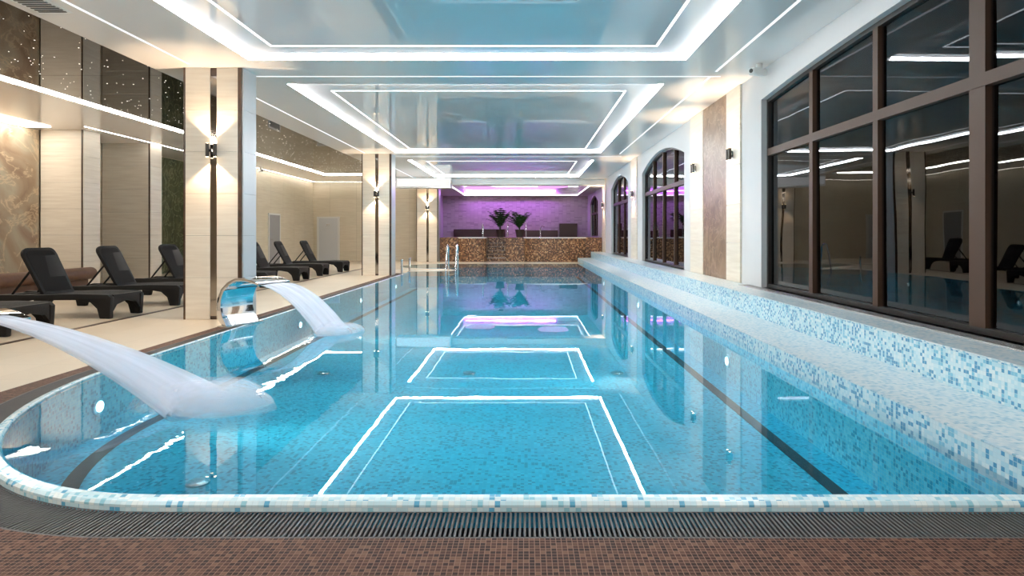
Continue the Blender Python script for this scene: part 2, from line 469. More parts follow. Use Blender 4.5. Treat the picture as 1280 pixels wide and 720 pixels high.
# ------------------------------------------------------------------ pool
pool = empty('pool_basin', (0, 2.7, 0))
tag(pool, 'long blue mosaic swimming pool with rounded corner and dark lane lines', None, None, 'structure')
inA = offset(pathA, -0.075)
inA[0] = (XR, inA[0][1])
inB = offset(pathB, -0.06)
inB[-1] = (XR, inB[-1][1])
inner = inA[:-1] + inB
mb = MB(); mb.flat(inner, ZB); mb.build('pool_floor', 'pool_floor', pool)
mb = MB(); mb.band(inner, inner, ZB, ZW - 0.004); mb.build('pool_wall', 'pool_wall', pool, smooth=True)
mb = MB(); mb.add([(XR, YN, ZB), (XR, YF, ZB), (XR, YF, 0.0), (XR, YN, 0.0)], [(0, 1, 2, 3)]); mb.build('side_wall', 'pool_wall', pool)
# rim: short upright face, rounded top, dips into the water
mb = MB()
mb.band(pathA, pathA, 0.0, 0.028)
r1 = offset(pathA, -0.012); r2 = offset(pathA, -0.035); r3 = offset(pathA, -0.060)
mb.band(pathA, r1, 0.028, 0.040); mb.band(r1, r2, 0.040, 0.047); mb.band(r2, r3, 0.047, 0.050); mb.band(r3, offset(pathA, -0.078), 0.050, 0.020)
mb.build('rim', 'rim', pool, smooth=True, angle=60)
mb = MB(); q1 = offset(pathB, -0.10); q0 = offset(pathB, 0.12)
mb.band(q0, pathB, 0.004, 0.05); mb.band(pathB, q1, 0.05, 0.05); mb.band(q1, q1, 0.05, -0.1)
mb.build('far_rim', 'tile_floor', pool)
# lane stripes laid in the floor
mb = MB(); mb.box(1.96, 2.06, 2.95, 24.3, ZB + 0.001, ZB + 0.004); mb.build('lane_line', 'stripe', pool)
lp = []
for i in range(0, 31):
    a = R(270 - 3 * i); lp.append((-1.63 + 1.74 * math.cos(a), 5.5 + 2.45 * math.sin(a)))
lp += [(-3.37, 6 + 0.5 * i) for i in range(0, 27)]
mb = MB(); mb.band(lp, offset(lp, -0.115), ZB + 0.003, ZB + 0.003); mb.build('lane_line', 'stripe', pool)
for (x, y) in ((-2.41, 7.44), (-0.67, 7.44), (1.09, 7.44), (-2.18, 4.15)):
    mb = MB(); mb.lathe([(0.075, 0), (0.075, 0.012), (0.055, 0.02), (0.02, 0.022)], 20, (x, y, ZB + 0.002))
    mb.build('floor_inlet', 'steel', pool, smooth=True)
for i, (x, y, nx) in enumerate([(-3.535, 5.15, 1), (-3.555, 9.8, 1), (-3.555, 13.4, 1), (-3.555, 17.0, 1), (XR, 7.0, -1), (XR, 12.5, -1), (XR, 18.0, -1)]):
    z0 = -0.22
    mb = MB(); mb.tube([(x, y, z0), (x + nx * 0.02, y, z0)], 0.075, 20)
    t = mb.build('underwater_lamp', 'pool_wall', pool, smooth=True)
    mb = MB(); mb.tube([(x + nx * 0.0205, y, z0), (x + nx * 0.026, y, z0)], 0.045, 20)
    mb.build('lens', 'pool_lamp', t)
    d = bpy.data.lights.new('beam', 'SPOT'); d.energy = POOLW; d.color = (1.0, 0.74, 0.68)
    d.spot_size = R(66); d.spot_blend = 0.8; d.shadow_soft_size = 0.05
    o = bpy.data.objects.new('beam', d); COL.objects.link(o); o.parent = pool
    o.location = (x + nx * 0.09, y - 2.7, z0)
    o.rotation_euler = Vector((nx, 0.0, 0.27)).to_track_quat('-Z', 'Y').to_euler()
mb = MB(); mb.flat(inner, ZW)
wt = mb.build('pool_water', 'water')
tag(wt, 'calm clear blue water filling the long pool', None, None, 'stuff')

# overflow grate around the rim
gout = offset(pathA, 0.235)
grate = empty('overflow_grate', (0, 2.6, 0))
tag(grate, 'dark slatted overflow grate running along the pool rim', 'grate')
mb = MB(); mb.band(gout, pathA, -0.07, -0.07)
mb.build('channel', 'channel', grate)
mb = MB(); mb.band(gout, offset(pathA, 0.225), 0.0, 0.0); mb.band(offset(pathA, 0.010), offset(pathA, 0.001), 0.0, 0.0)
mb.band(offset(pathA, 0.225), offset(pathA, 0.225), 0.0, -0.07)
mb.build('edge_rail', 'grate', grate)
slat_mb = MB(); slat_mb.box(-0.0045, 0.0045, -0.108, 0.108, -0.012, 0.0)
slat_me = None
# walk the mid line of the grate
mid = offset(pathA, 0.118)
acc = 0.0; pitch = 0.020; nsl = 0
rest = MB()
for i in range(len(mid) - 1):
    a, b = Vector(mid[i]), Vector(mid[i + 1]); L = (b - a).length; d = (b - a) / L
    while acc < L:
        p = a + d * acc; rz = math.atan2(d.y, d.x)
        if nsl < 290:
            if slat_me is None:
                o = slat_mb.build('slat', 'grate', grate, local=True); slat_me = o.data
                o.location = (p.x, p.y - 2.6, 0.001); o.rotation_euler = (0, 0, rz)
            else:
                link_mesh('slat', slat_me, grate, (p.x, p.y - 2.6, 0.001), rz)
        else:
            c, s_ = math.cos(rz), math.sin(rz)
            rest.add([(p.x + c * u - s_ * v, p.y + s_ * u + c * v, z) for (u, v, z) in slat_mb.v], slat_mb.f)
        nsl += 1; acc += pitch
    acc -= L
tag(rest.build('slat_run', 'grate', grate), kind='stuff')

# ------------------------------------------------------------------ floors
mb = MB()
brown_outer = gout[::-1] + [(XR + 1.3, YN - 0.235), (XR + 1.3, -4.0), (-4.0, -4.0), (-4.0, 19.3)]
mb.flat(brown_outer, 0.0)
tag(mb.build('floor_mosaic', 'brown'), 'brown mosaic deck bordering the pool', kind='structure')
mb = MB()
deck = [(-11.0, -4.0), (-4.0, -4.0), (-4.0, 19.3)] + [(q[0], q[1]) for q in q0[0:]] + [(XR, 27.6), (-4.6, 27.6), (-4.6, 28.2), (-11.0, 28.2)]
mb.flat(deck, 0.0)
tag(mb.build('floor', 'tile_floor'), 'polished beige stone floor of the lounge and poolside', kind='structure')
mb = MB(); mb.box(-5.75, -5.68, -4, 24.5, 0.0, 0.006)
tag(mb.build('trim_1', 'dark_trim'), 'thin dark inlay line in the beige floor before the loungers', kind='structure')

# ------------------------------------------------------------------ mosaic ledges under the windows
lg = empty('window_ledge', (2.9, 14, 0)); tag(lg, 'stepped white and blue mosaic ledge under the windows', None, None, 'structure')
Z1, Z2, X2 = 0.178, 0.44, 2.87
def ledge(x0, x1, z1):
    m1 = MB(); m1.box(x0, x1, 1.2, 27.45, -0.0 if x0 > XR else 0.0, z1 - 0.012); m1.build('riser', 'ledge', lg)
    m2 = MB(); m2.box(x0 - 0.006, x1, 1.2, 27.45, z1 - 0.012, z1); m2.build('tread', 'ledge_top', lg, bevel=0.004)
ledge(XR, X2, Z1); ledge(X2, XWALL + 0.14, Z2)
mb = MB(); mb.box(3.20, 3.36, 1.3, 9.4, Z2, Z2 + 0.004)
for i in range(6):
    mb.box(3.21 + i * 0.026, 3.218 + i * 0.026, 1.3, 9.4, Z2 + 0.004, Z2 + 0.010)
mb.build('heating_grille', 'steel', lg)

# ------------------------------------------------------------------ window wall
WINS = [  # y0, y1, spring z, peak z, panes, transom z
    (0.60, 8.95, 3.13, 3.31, 6, 2.37),
    (13.3, 18.1, 2.95, 3.31, 4, 2.35),
    (20.6, 24.6, 2.95, 3.31, 3, 2.35),
    (29.2, 32.6, 2.75, 3.10, 3, 2.25)]
def arch_z(wn, y, drop=0.0):
    y0, y1, zs, zp = wn[:4]; t = (y - (y0 + y1) / 2) / ((y1 - y0) / 2)
    return zs + (zp - zs) * (1 - t * t) - drop
wr = MB()
T1 = XWALL + 0.42
edges = [-4.0]
for wn in WINS: edges += [wn[0], wn[1]]
edges.append(YB + 0.2)
for i in range(0, len(edges), 2):
    wr.box(XWALL, T1, edges[i], edges[i + 1], Z2 - 0.44, ZC + 0.3)
for wn in WINS:
    wr.box(XWALL, T1, wn[0], wn[1], 0.0, Z2 if wn[0] < 28 else 1.1)
    n = 20
    for k in range(n):
        ya = wn[0] + (wn[1] - wn[0]) * k / n; yb = wn[0] + (wn[1] - wn[0]) * (k + 1) / n
        wr.prism([(ya, arch_z(wn, ya)), (yb, arch_z(wn, yb)), (yb, ZC + 0.3), (ya, ZC + 0.3)], 'x', XWALL, T1)
tag(wr.build('wall_right', 'white_wall'), 'white wall with arched windows beside the pool', kind='structure')

def window(idx, wn, label):
    y0, y1, zs, zp, n, zt = wn
    zb = Z2 + 0.002 if y0 < 28 else 1.102
    root = empty('window_%d' % idx, (XGL, (y0 + y1) / 2, zb)); tag(root, label, None, None, 'structure')
    fw = 0.05; x0, x1 = XGL - 0.04, XGL + 0.05
    # outer frame follows the arch
    f = MB()
    f.box(x0, x1, y0, y0 + fw, zb, arch_z(wn, y0 + fw / 2)); f.box(x0, x1, y1 - fw, y1, zb, arch_z(wn, y1 - fw / 2))
    f.box(x0, x1, y0 + fw, y1 - fw, zb, zb + fw)
    m = 24
    for k in range(m):
        ya = y0 + (y1 - y0) * k / m; yb = y0 + (y1 - y0) * (k + 1) / m
        f.prism([(ya, arch_z(wn, ya, fw)), (yb, arch_z(wn, yb, fw)), (yb, arch_z(wn, yb)), (ya, arch_z(wn, ya))], 'x', x0, x1)
    f.build('frame', 'dark_frame', root)
    tb = MB(); tb.box(x0 - 0.012, x1, y0 + fw, y1 - fw, zt - 0.05, zt + 0.05); tb.build('transom', 'bronze', root)
    st = (y1 - y0) / n
    ys = [y0 + st * k for k in range(n + 1)]
    for k in range(1, n):
        hw = 0.085 if (n == 6 and k == 3) else (0.045 if n == 6 else 0.035)
        b = MB(); b.box(x0 - 0.006, x1, ys[k] - hw, ys[k] + hw, zb + fw, zt - 0.05)
        b.box(x0 - 0.006, x1, ys[k] - hw, ys[k] + hw, zt + 0.05, arch_z(wn, ys[k], fw)); b.build('mullion', 'bronze', root)
    for k in range(n):
        a, b_ = ys[k] + 0.02, ys[k + 1] - 0.02
        # double glazing: two thin sheets that never sit quite parallel
        tops = [a + (b_ - a) * j / 6 for j in range(7)]
        for poly in ([(a, zb + 0.03), (b_, zb + 0.03), (b_, zt), (a, zt)],
                     [(a, zt), (b_, zt)] + [(y, arch_z(wn, y, 0.03)) for y in reversed(tops)]):
            p = MB()
            for xs in (XGL, XGL + 0.024):
                ty, tz = random.uniform(-0.006, 0.006), random.uniform(-0.005, 0.005)
                p.prism(poly, 'x', 0.0, 0.004)
                n0 = len(p.v) - 2 * len(poly)
                for q in range(n0, len(p.v)):
                    vx, vy, vz = p.v[q]
                    p.v[q] = (xs + vx + ty * (vy - (a + b_) / 2) + tz * (vz - 1.4), vy, vz)
            p.build('pane', 'pane', root)
    return root
window(1, WINS[0], 'wide bronze-framed arched window beside the brown stone panel')
window(2, WINS[1], 'arched four-bay window between the stone panel and the tiled pilaster')
window(3, WINS[2], 'arched three-bay window close to the spa')
window(4, WINS[3], 'narrow arched window beside the raised spa')

def pilaster(name, y0, y1, mat, z0=Z2, t=0.03, label=None):
    root = empty(name, (XWALL, (y0 + y1) / 2, z0)); tag(root, label, None, None, 'structure')
    n = 5; h = (ZC - z0) / n
    if mat == 'clad':
        for k in range(n):
            b = MB(); b.box(XWALL - t, XWALL - 0.001, y0, y1, z0 + h * k + 0.002, z0 + h * (k + 1) - 0.002); b.build('cladding_panel', mat, root, bevel=0.003)
    else:
        b = MB(); b.box(XWALL - t, XWALL - 0.001, y0 + 0.002, y1 - 0.002, z0 + 0.002, ZC); b.build('stone_slab', mat, root)
    return root
pilaster('trim_2', 9.75, 10.42, 'clad', label='beige tiled pilaster between the wide window and the brown stone panel')
pilaster('trim_3', 10.42, 11.80, 'brown_stone', t=0.02, label='tall brown stone panel on the window wall')
pilaster('trim_4', 11.80, 12.70, 'clad', label='beige tiled pilaster between the brown stone panel and the four-bay window')
pilaster('trim_5', 18.85, 19.85, 'clad', label='beige tiled pilaster between two arched windows')
pilaster('trim_6', 26.3, 27.3, 'clad', label='beige tiled pilaster beside the spa')

# outside: dark terrace
mb = MB(); mb.box(T1, 40, -20, 60, -0.3, -0.2); tag(mb.build('ground', 'ground'), 'dark ground outside the windows at dusk', kind='structure')

# ------------------------------------------------------------------ ceiling
ceil = empty('ceiling', (0, 12, ZC)); tag(ceil, 'white glossy ceiling with recessed light frames', None, None, 'structure')
XL = -5.27
COF = [(-3.73, 2.16, -3.0, 8.42), (-3.73, 2.16, 9.75, 17.95), (-3.73, 2.16, 19.75, 25.5)]
mb = MB(); TH = 0.33
mb.box(XL, COF[0][0], -4, 26.4, ZC, ZC + TH); mb.box(COF[0][1], XWALL + 0.1, -4, 26.4, ZC, ZC + TH)
ys = [-4.0]
for c in COF: ys += [c[2], c[3]]
ys.append(26.4)
for i in range(0, len(ys), 2):
    mb.box(COF[0][0], COF[0][1], ys[i], ys[i + 1], ZC, ZC + TH)
mb.build('soffit', 'soffit', ceil)
COFL = ['ceiling recess over the near pool end with the curved waterfall', 'ceiling recess over the middle of the pool', 'ceiling recess over the far pool end']
COFL = ['bright white light line framing the large ceiling recess before the sconce column', 'bright white light line framing the middle ceiling recess between the columns', 'bright white light line framing the ceiling recess next to the spa']
for c, lab in zip(COF, COFL):
    p = MB(); p.box(c[0] + 0.001, c[1] - 0.001, c[2] + 0.001, c[3] - 0.001, ZP, ZP + 0.05); p.build('gloss_panel', 'gloss', ceil)
    for (a_, b_, d_, e_) in ((c[0] + 0.0002, c[0] + 0.0008, c[2], c[3]), (c[1] - 0.0008, c[1] - 0.0002, c[2], c[3]), (c[0], c[1], c[2] + 0.0002, c[2] + 0.0008), (c[0], c[1], c[3] - 0.0008, c[3] - 0.0002)):
        p = MB(); p.box(a_, b_, d_, e_, ZC + 0.002, ZP); p.build('recess_side', 'gloss', ceil)
    t = empty('recess_light', ((c[0] + c[1]) / 2, (c[2] + c[3]) / 2, ZC)); tag(t, lab, 'light strip')
    g = 0.040; za = ZC + 0.003; zb = za + g
    # light face slants down and inwards, opaque profile behind it
    prs = [('y', [(c[0] + 0.001, za), (c[0] + 0.001 + g, zb), (c[0] + 0.001, zb)], c[2] + 0.002, c[3] - 0.002),
           ('y', [(c[1] - 0.001, za), (c[1] - 0.001 - g, zb), (c[1] - 0.001, zb)], c[2] + 0.002, c[3] - 0.002),
           ('x', [(c[3] - 0.001, za), (c[3] - 0.001 - g, zb), (c[3] - 0.001, zb)], c[0] + 0.08, c[1] - 0.08),
           ('x', [(c[2] + 0.001, za), (c[2] + 0.001 + g, zb), (c[2] + 0.001, zb)], c[0] + 0.08, c[1] - 0.08)]
    for (ax, pl, u0, u1) in prs:
        m1 = MB(); m1.prism(pl, ax, u0, u1); pf = m1.build('profile', 'matte_white', t)
        dx, dz = pl[1][0] - pl[0][0], pl[1][1] - pl[0][1]; sg = 1 if dx > 0 else -1
        nx, nz = sg * 0.0015, -0.0015
        fa = [(pl[0][0] + nx, pl[0][1] + nz), (pl[1][0] + nx, pl[1][1] + nz), (pl[1][0] + nx * 0.2, pl[1][1] + nz * 0.2), (pl[0][0] + nx * 0.2, pl[0][1] + nz * 0.2)]
        m1 = MB(); m1.prism(fa, ax, u0, u1); m1.build('diffuser', 'led', pf)
    # second, thinner light frame set flush into the gloss panel
    i0, i1, k0, k1 = c[0] + 0.48, c[1] - 0.48, c[2] + 0.65, c[3] - 0.47; wd = 0.028
    for (a, b, d, e) in ((i0, i0 + wd, k0, k1), (i1 - wd, i1, k0, k1), (i0 + wd, i1 - wd, k0, k0 + wd), (i0 + wd, i1 - wd, k1 - wd, k1)):
        m1 = MB(); m1.box(a, b, d, e, ZP - 0.004, ZP - 0.0005); m1.build('inner_line', 'led_thin', t)
# thin soft light lines set flush into the soffit
def soft_line(x0, x1, y0, y1, lab):
    m1 = MB(); m1.box(x0, x1, y0, y1, ZC - 0.004, ZC + 0.001)
    tag(m1.build('soffit_light_line', 'led_soft'), lab, 'light strip')
soft_line(-4.66, -4.625, -3.5, 8.6, 'thin soft light line in the soffit between the lounge and the large ceiling recess')
soft_line(2.73, 2.765, -3.5, 9.0, 'thin soft light line in the soffit along the wide window')
soft_line(-4.66, -4.625, 9.5, 18.0, 'thin soft light line in the soffit between the lounge and the middle ceiling recess')
soft_line(2.73, 2.765, 9.3, 18.2, 'thin soft light line in the soffit along the brown stone panel')
soft_line(-4.1, 2.9, 9.27, 9.30, 'thin soft light line crossing the soffit at the sconce column by the waterfall')
soft_line(-4.66, -4.625, 18.8, 25.8, 'thin soft light line in the soffit leading to the white dropped ceiling box')
soft_line(-4.1, 2.9, 18.85, 18.88, 'thin soft light line crossing the soffit at the middle column')

# lounge ceiling: black gloss panels with star points, lower white border
lc = empty('ceiling_lounge', (-8, 10, ZC)); tag(lc, 'black gloss star ceiling with white border above the loungers', None, None, 'structure')
XS, YS = -8.0, 24.9
py = [-4.0, 1.0, 5.2, 9.4, 13.6, 17.8, 21.4, YS]
for i in range(len(py) - 1):
    m1 = MB(); m1.box(XS, XL - 0.002, py[i] + 0.004, py[i + 1] - 0.004, ZC + 0.045, ZC + 0.15)
    pn = m1.build('star_panel', 'star', lc)
    sd = MB()
    for k in range(110):
        sx = random.uniform(XS + 0.05, XL - 0.05); sy = random.uniform(py[i] + 0.05, py[i + 1] - 0.05); r = random.choice((0.005, 0.007, 0.010))
        sd.lathe([(r, 0.0), (r * 0.6, -0.003)], 6, (sx, sy, ZC + 0.0445))
    tag(sd.build('star_points', 'star_dot', pn), kind='stuff')
mb = MB(); mb.box(-11.2, XS - 0.001, -4, 28.2, ZC, ZC + 0.2); mb.box(XS - 0.001, XL - 0.001, YS + 0.001, 28.2, ZC, ZC + 0.2); mb.box(XL - 0.001, -4.5, 26.41, 28.2, ZC, ZC + 0.2)
mb.build('border', 'soffit', lc)
t = empty('lounge_light_line', (XS, 10, ZC)); tag(t, 'white light line edging the black star ceiling', 'light strip')
m1 = MB(); m1.box(XS, XS + 0.014, -4, YS - 0.015, ZC + 0.021, ZC + 0.044); m1.build('strip', 'led_lounge', t)
m1 = MB(); m1.box(XS, XL - 0.01, YS - 0.014, YS, ZC + 0.021, ZC + 0.044); m1.build('strip', 'led_lounge', t)
m1 = MB(); m1.box(-9.62, -9.585, 13.6, 20.0, ZC - 0.004, ZC + 0.001)
tag(m1.build('border_light_line', 'led_border'), 'thin light line in the white border before the lounge pillars', 'light strip')
t = empty('border_light_line', (-9.3, 24, ZC)); tag(t, 'white light line where the lounge end walls with the doors meet the ceiling', 'light strip')
m1 = MB(); m1.box(-9.50, -9.46, 20.3, 27.96, ZC - 0.004, ZC - 0.0005); m1.build('strip', 'led_border', t)
m1 = MB(); m1.box(-9.46, -5.0, 27.96, 28.0, ZC - 0.004, ZC - 0.0005); m1.build('strip', 'led_border', t)
m1 = MB(); m1.box(-10.85, -10.35, 6.5, 13.6, ZC - 0.02, ZC - 0.001)
tag(m1.build('niche_light', 'led_warm'), 'wide warm light panel above the tree-veined stone wall', 'light strip')

# far ceiling over the spa
sc = empty('ceiling_spa', (0, 30, 3.3)); tag(sc, 'lower ceiling with purple recess above the spa', None, None, 'structure')
ZS = 3.30; cf = (-3.3, 2.8, 27.0, 33.75)
mb = MB(); mb.box(-4.5, cf[0], 26.4, YB, ZS, ZC + TH); mb.box(cf[1], XWALL, 26.4, YB, ZS, ZC + TH)
mb.box(cf[0], cf[1], 26.4, cf[2], ZS, ZC + TH); mb.box(cf[0], cf[1], cf[3], YB, ZS, ZC + TH)
mb.build('soffit', 'matte_white', sc)
mb = MB(); mb.box(cf[0] + 0.001, cf[1] - 0.001, cf[2] + 0.001, cf[3] - 0.001, 3.56, 3.60); mb.build('gloss_panel', 'gloss', sc)
t = empty('spa_light_line', (0, 30, ZS)); tag(t, 'white light line framing the purple recess above the spa', 'light strip')
for (a, b, d, e) in ((cf[1] - 0.016, cf[1] - 0.001, cf[2], cf[3]), (cf[0] + 0.016, cf[1] - 0.016, cf[3] - 0.016, cf[3] - 0.001), (cf[0] + 0.001, cf[0] + 0.016, cf[2], cf[3])):
    m1 = MB(); m1.box(a, b, d, e, ZS + 0.004, ZS + 0.05); m1.build('strip', 'led_spa', t)
m1 = MB(); m1.box(cf[0] + 0.1, 1.6, cf[3] - 0.25, cf[3] - 0.05, ZS + 0.23, ZS + 0.259)
tag(m1.build('purple_light_strip', 'led_purple'), 'purple light strip washing the stone wall behind the spa', 'light strip')
for (x, y, r, lab) in ((1.35, 30.6, 0.75, 'round pink ceiling light over the jet tub'), (-2.3, 31.5, 0.75, 'round pink ceiling light over the tub beside the column')):
    m1 = MB(); m1.lathe([(r, 0), (r, -0.03), (r - 0.04, -0.04)], 36, (x, y, 3.559)); tag(m1.build('round_ceiling_light', 'led_pink', smooth=True), lab, 'ceiling light')
t = empty('dropped_ceiling_box', (-4.25, 25.9, 3.1)); tag(t, 'bright white dropped ceiling box beside the far column', 'ceiling box')
m1 = MB(); m1.box(-5.35, -3.1, 25.72, 26.38, 3.12, ZC - 0.001); m1.build('body', 'matte_white', t)
m1 = MB(); m1.box(-5.30, -3.15, 25.70, 25.718, 3.18, ZC - 0.06); m1.build('glow_front', 'box_glow', t)  # lit white front of the box: brightness added as glow, not a lamp

# ------------------------------------------------------------------ lounge walls
def wall(name, x0, x1, y0, y1, z0, z1, mat, lab):
    m1 = MB(); m1.box(x0, x1, y0, y1, z0, z1); return tag(m1.build(name, mat), lab, kind='structure')
wall('wall_left', -11.3, -10.95, -4, 20.0, 0, ZC + 0.2, 'wall_tile', 'beige tiled wall along the lounge')
wall('wall_left_far', -11.3, -9.6, 20.0, 28.2, 0, ZC + 0.2, 'wall_tile', 'beige wall with the grey door beyond the loungers')
wall('wall_lounge_back', -9.6, -4.0, 28.2, 28.5, 0, ZC + 0.2, 'wall_tile', 'beige end wall of the lounge with the white door')
wall('wall_back', -11.3, XWALL + 0.4, -4.3, -4.0, 0, ZC + 0.3, 'wall_tile', 'beige wall behind the pool entrance')
wall('wall_spa', -4.6, XWALL + 0.1, YB, YB + 0.2, 0, ZC, 'spa_wall', 'pale split-stone wall behind the spa washed in purple light')
wall('wall_spa_side', -4.75, -4.5, 28.5, YB, 0, ZC, 'white_wall', 'white side wall of the spa')

def slab(name, x0, x1, y0, y1, z0, z1, mat, lab, cat=None, kind=None):
    m1 = MB(); m1.box(x0, x1, y0, y1, z0, z1); return tag(m1.build(name, mat, bevel=0.004), lab, cat, None, kind)
slab('stone_wall_panel', -10.948, -10.90, 7.0, 13.98, 0.02, ZC - 0.03, 'tree_stone', 'large brown stone wall panel with tree-like veins behind the loungers', 'wall panel')
slab('stone_wall_panel', -10.948, -10.90, 18.2, 19.95, 0.02, ZC - 0.03, 'green_stone', 'dark green stone wall panel beyond the lounge pillars', 'wall panel')

def panel_col(name, x0, x1, y0, y1, z0, z1, lab, strip=True, rows=6, right=True):
    """tiled column: cladding panels, dark edge trims, mirror strip on the face towards the pool entrance"""
    root = empty(name, ((x0 + x1) / 2, (y0 + y1) / 2, z0)); tag(root, lab, None, None, 'structure')
    t = 0.02
    c = MB(); c.box(x0 + t, x1 - t, y0 + t, y1 - 0.001, z0, z1 - 0.001); c.build('core', 'dark_trim', root)
    xm = (x0 + x1) / 2 if strip else x1
    h = (z1 - z0) / rows; e = 0.035
    spans = [(x0 + 0.028, xm - 0.048), (xm + 0.048, x1 - 0.075)] if strip else [(x0, x1 - 0.05)]
    for (a, b) in spans:
        for k in range(rows):
            p = MB(); p.box(a, b, y0, y0 + t, z0 + h * k + 0.0015, z0 + h * (k + 1) - 0.0015); p.build('cladding_panel', 'clad', root, bevel=0.002)
    if right:
        for k in range(rows):
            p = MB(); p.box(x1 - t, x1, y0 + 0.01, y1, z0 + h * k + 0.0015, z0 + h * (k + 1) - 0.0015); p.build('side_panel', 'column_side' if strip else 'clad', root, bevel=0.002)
    if strip:
        p = MB(); p.box(xm - 0.047, xm + 0.047, y0 + 0.008, y0 + t, z0 + 0.05, z1 - 0.12); p.build('mirror_strip', 'mirror', root)
        p = MB(); p.box(x0, x0 + 0.026, y0, y0 + 0.03, z0, z1); p.build('edge_trim', 'dark_trim', root)
    p = MB(); p.box(x1 - (0.073 if strip else 0.048), x1 - t - 0.001, y0 - 0.002, y0 + t, z0, z1 - 0.002); p.build('edge_trim', 'dark_trim', root)
    return root
panel_col('column_1', -4.82, -3.98, 8.79, 9.22, 0, ZC, 'beige tiled column with mirror strip beside the waterfall spout')
panel_col('column_2', -4.78, -3.90, 18.2, 18.7, 0, ZC, 'beige tiled column with mirror strip beyond the row of loungers')
panel_col('column_3', -4.78, -3.80, 27.3, 27.9, 0, 3.3, 'beige tiled column with mirror strip beside the spa')
panel_col('column_4', -10.88, -9.92, 14.0, 14.55, 0, ZC, 'beige wall pillar next to the tree-veined stone panel', strip=False)
panel_col('column_5', -10.93, -9.68, 16.1, 16.6, 0, ZC, 'beige wall pillar next to the dark green stone panel', strip=False)

# doors
def door(idx, kind, lab):
    if kind == 'side':
        root = empty('door_%d' % idx, (-9.6, 23.8, 0)); tag(root, lab, None, None, 'structure')
        f = MB(); f.box(-9.6, -9.56, 23.25, 23.31, 0, 2.0); f.box(-9.6, -9.56, 24.29, 24.35, 0, 2.0); f.box(-9.6, -9.56, 23.31, 24.29, 1.94, 2.0); f.build('frame', 'frame_white', root)
        l = MB(); l.box(-9.599, -9.575, 23.312, 24.288, 0.005, 1.938); lf = l.build('leaf', 'door_dark', root)
        h = MB(); h.tube([(-9.575, 23.42, 1.0), (-9.54, 23.42, 1.0), (-9.54, 23.54, 1.0)], 0.01, 8); h.build('handle', 'steel', lf)
    else:
        root = empty('door_%d' % idx, (-8.9, 28.2, 0)); tag(root, lab, None, None, 'structure')
        f = MB(); f.box(-9.42, -9.34, 28.15, 28.199, 0, 2.0); f.box(-8.48, -8.40, 28.15, 28.199, 0, 2.0); f.box(-9.34, -8.48, 28.15, 28.199, 1.93, 2.0); f.build('frame', 'frame_white', root)
        l = MB(); l.box(-9.338, -8.482, 28.165, 28.198, 0.005, 1.928); lf = l.build('leaf', 'door', root)
        h = MB(); h.tube([(-8.58, 28.165, 1.0), (-8.58, 28.12, 1.0), (-8.70, 28.12, 1.0)], 0.01, 8); h.build('handle', 'steel', lf)
        s1 = MB(); s1.box(-9.0, -8.82, 28.16, 28.1648, 1.60, 1.66); s1.build('sign_plate', 'steel', lf)
door(1, 'side', 'grey door in the lounge side wall beyond the loungers')
door(2, 'back', 'white door in the lounge end wall')

# ------------------------------------------------------------------ wall lights (local: wall face at y = 0, light sticks out to -y)
def spot(parent, loc, up):
    d = bpy.data.lights.new('beam', 'SPOT'); d.energy = SPOT; d.color = (1.0, 0.72, 0.46)
    d.spot_size = R(105); d.spot_blend = 0.35; d.shadow_soft_size = 0.02
    o = bpy.data.objects.new('beam', d); COL.objects.link(o); o.parent = parent; o.location = loc
    o.rotation_euler = (R(180), 0, 0) if up else (0, 0, 0)
def sconce(loc, rz, lab):
    root = empty('wall_sconce', loc, rz); tag(root, lab, 'wall light', 'up and down wall lights')
    b = MB(); b.box(-0.03, 0.03, -0.018, -0.001, -0.05, 0.05); b.build('back_plate', 'black_metal', root, local=True, bevel=0.003)
    for x in (-0.055, 0.055):
        c = MB(); c.tube([(x, -0.06, -0.095), (x, -0.06, 0.095)], 0.024, 16); tb = c.build('lamp_tube', 'black_metal', root, local=True, smooth=True)
        for s_ in (-1, 1):
            l = MB(); l.tube([(x, -0.06, s_ * 0.0952), (x, -0.06, s_ * 0.098)], 0.017, 14); l.build('lens', 'lamp_lens', tb, local=True)
    a = MB(); a.box(-0.05, 0.05, -0.03, -0.018, -0.02, 0.02); a.build('bracket', 'steel', root, local=True)
    spot(root, (0, -0.085, 0.12), True); spot(root, (0, -0.085, -0.12), False)
    return root
sconce((-4.40, 8.79, 2.38), 0, 'twin-tube wall light on the column beside the waterfall spout')
sconce((-4.34, 18.2, 2.38), 0, 'twin-tube wall light on the column beyond the row of loungers')
sconce((-4.29, 27.3, 2.38), 0, 'twin-tube wall light on the column beside the spa')
xr = XWALL - 0.03
sconce((xr, 10.12, 2.50), R(-90), 'twin-tube wall light between the wide window and the brown stone panel')
sconce((xr, 12.30, 2.50), R(-90), 'twin-tube wall light between the brown stone panel and the four-bay window')
sconce((xr, 19.35, 2.45), R(-90), 'twin-tube wall light on the pilaster between two arched windows')
sconce((xr, 26.8, 2.45), R(-90), 'twin-tube wall light on the window-wall pilaster beside the spa')

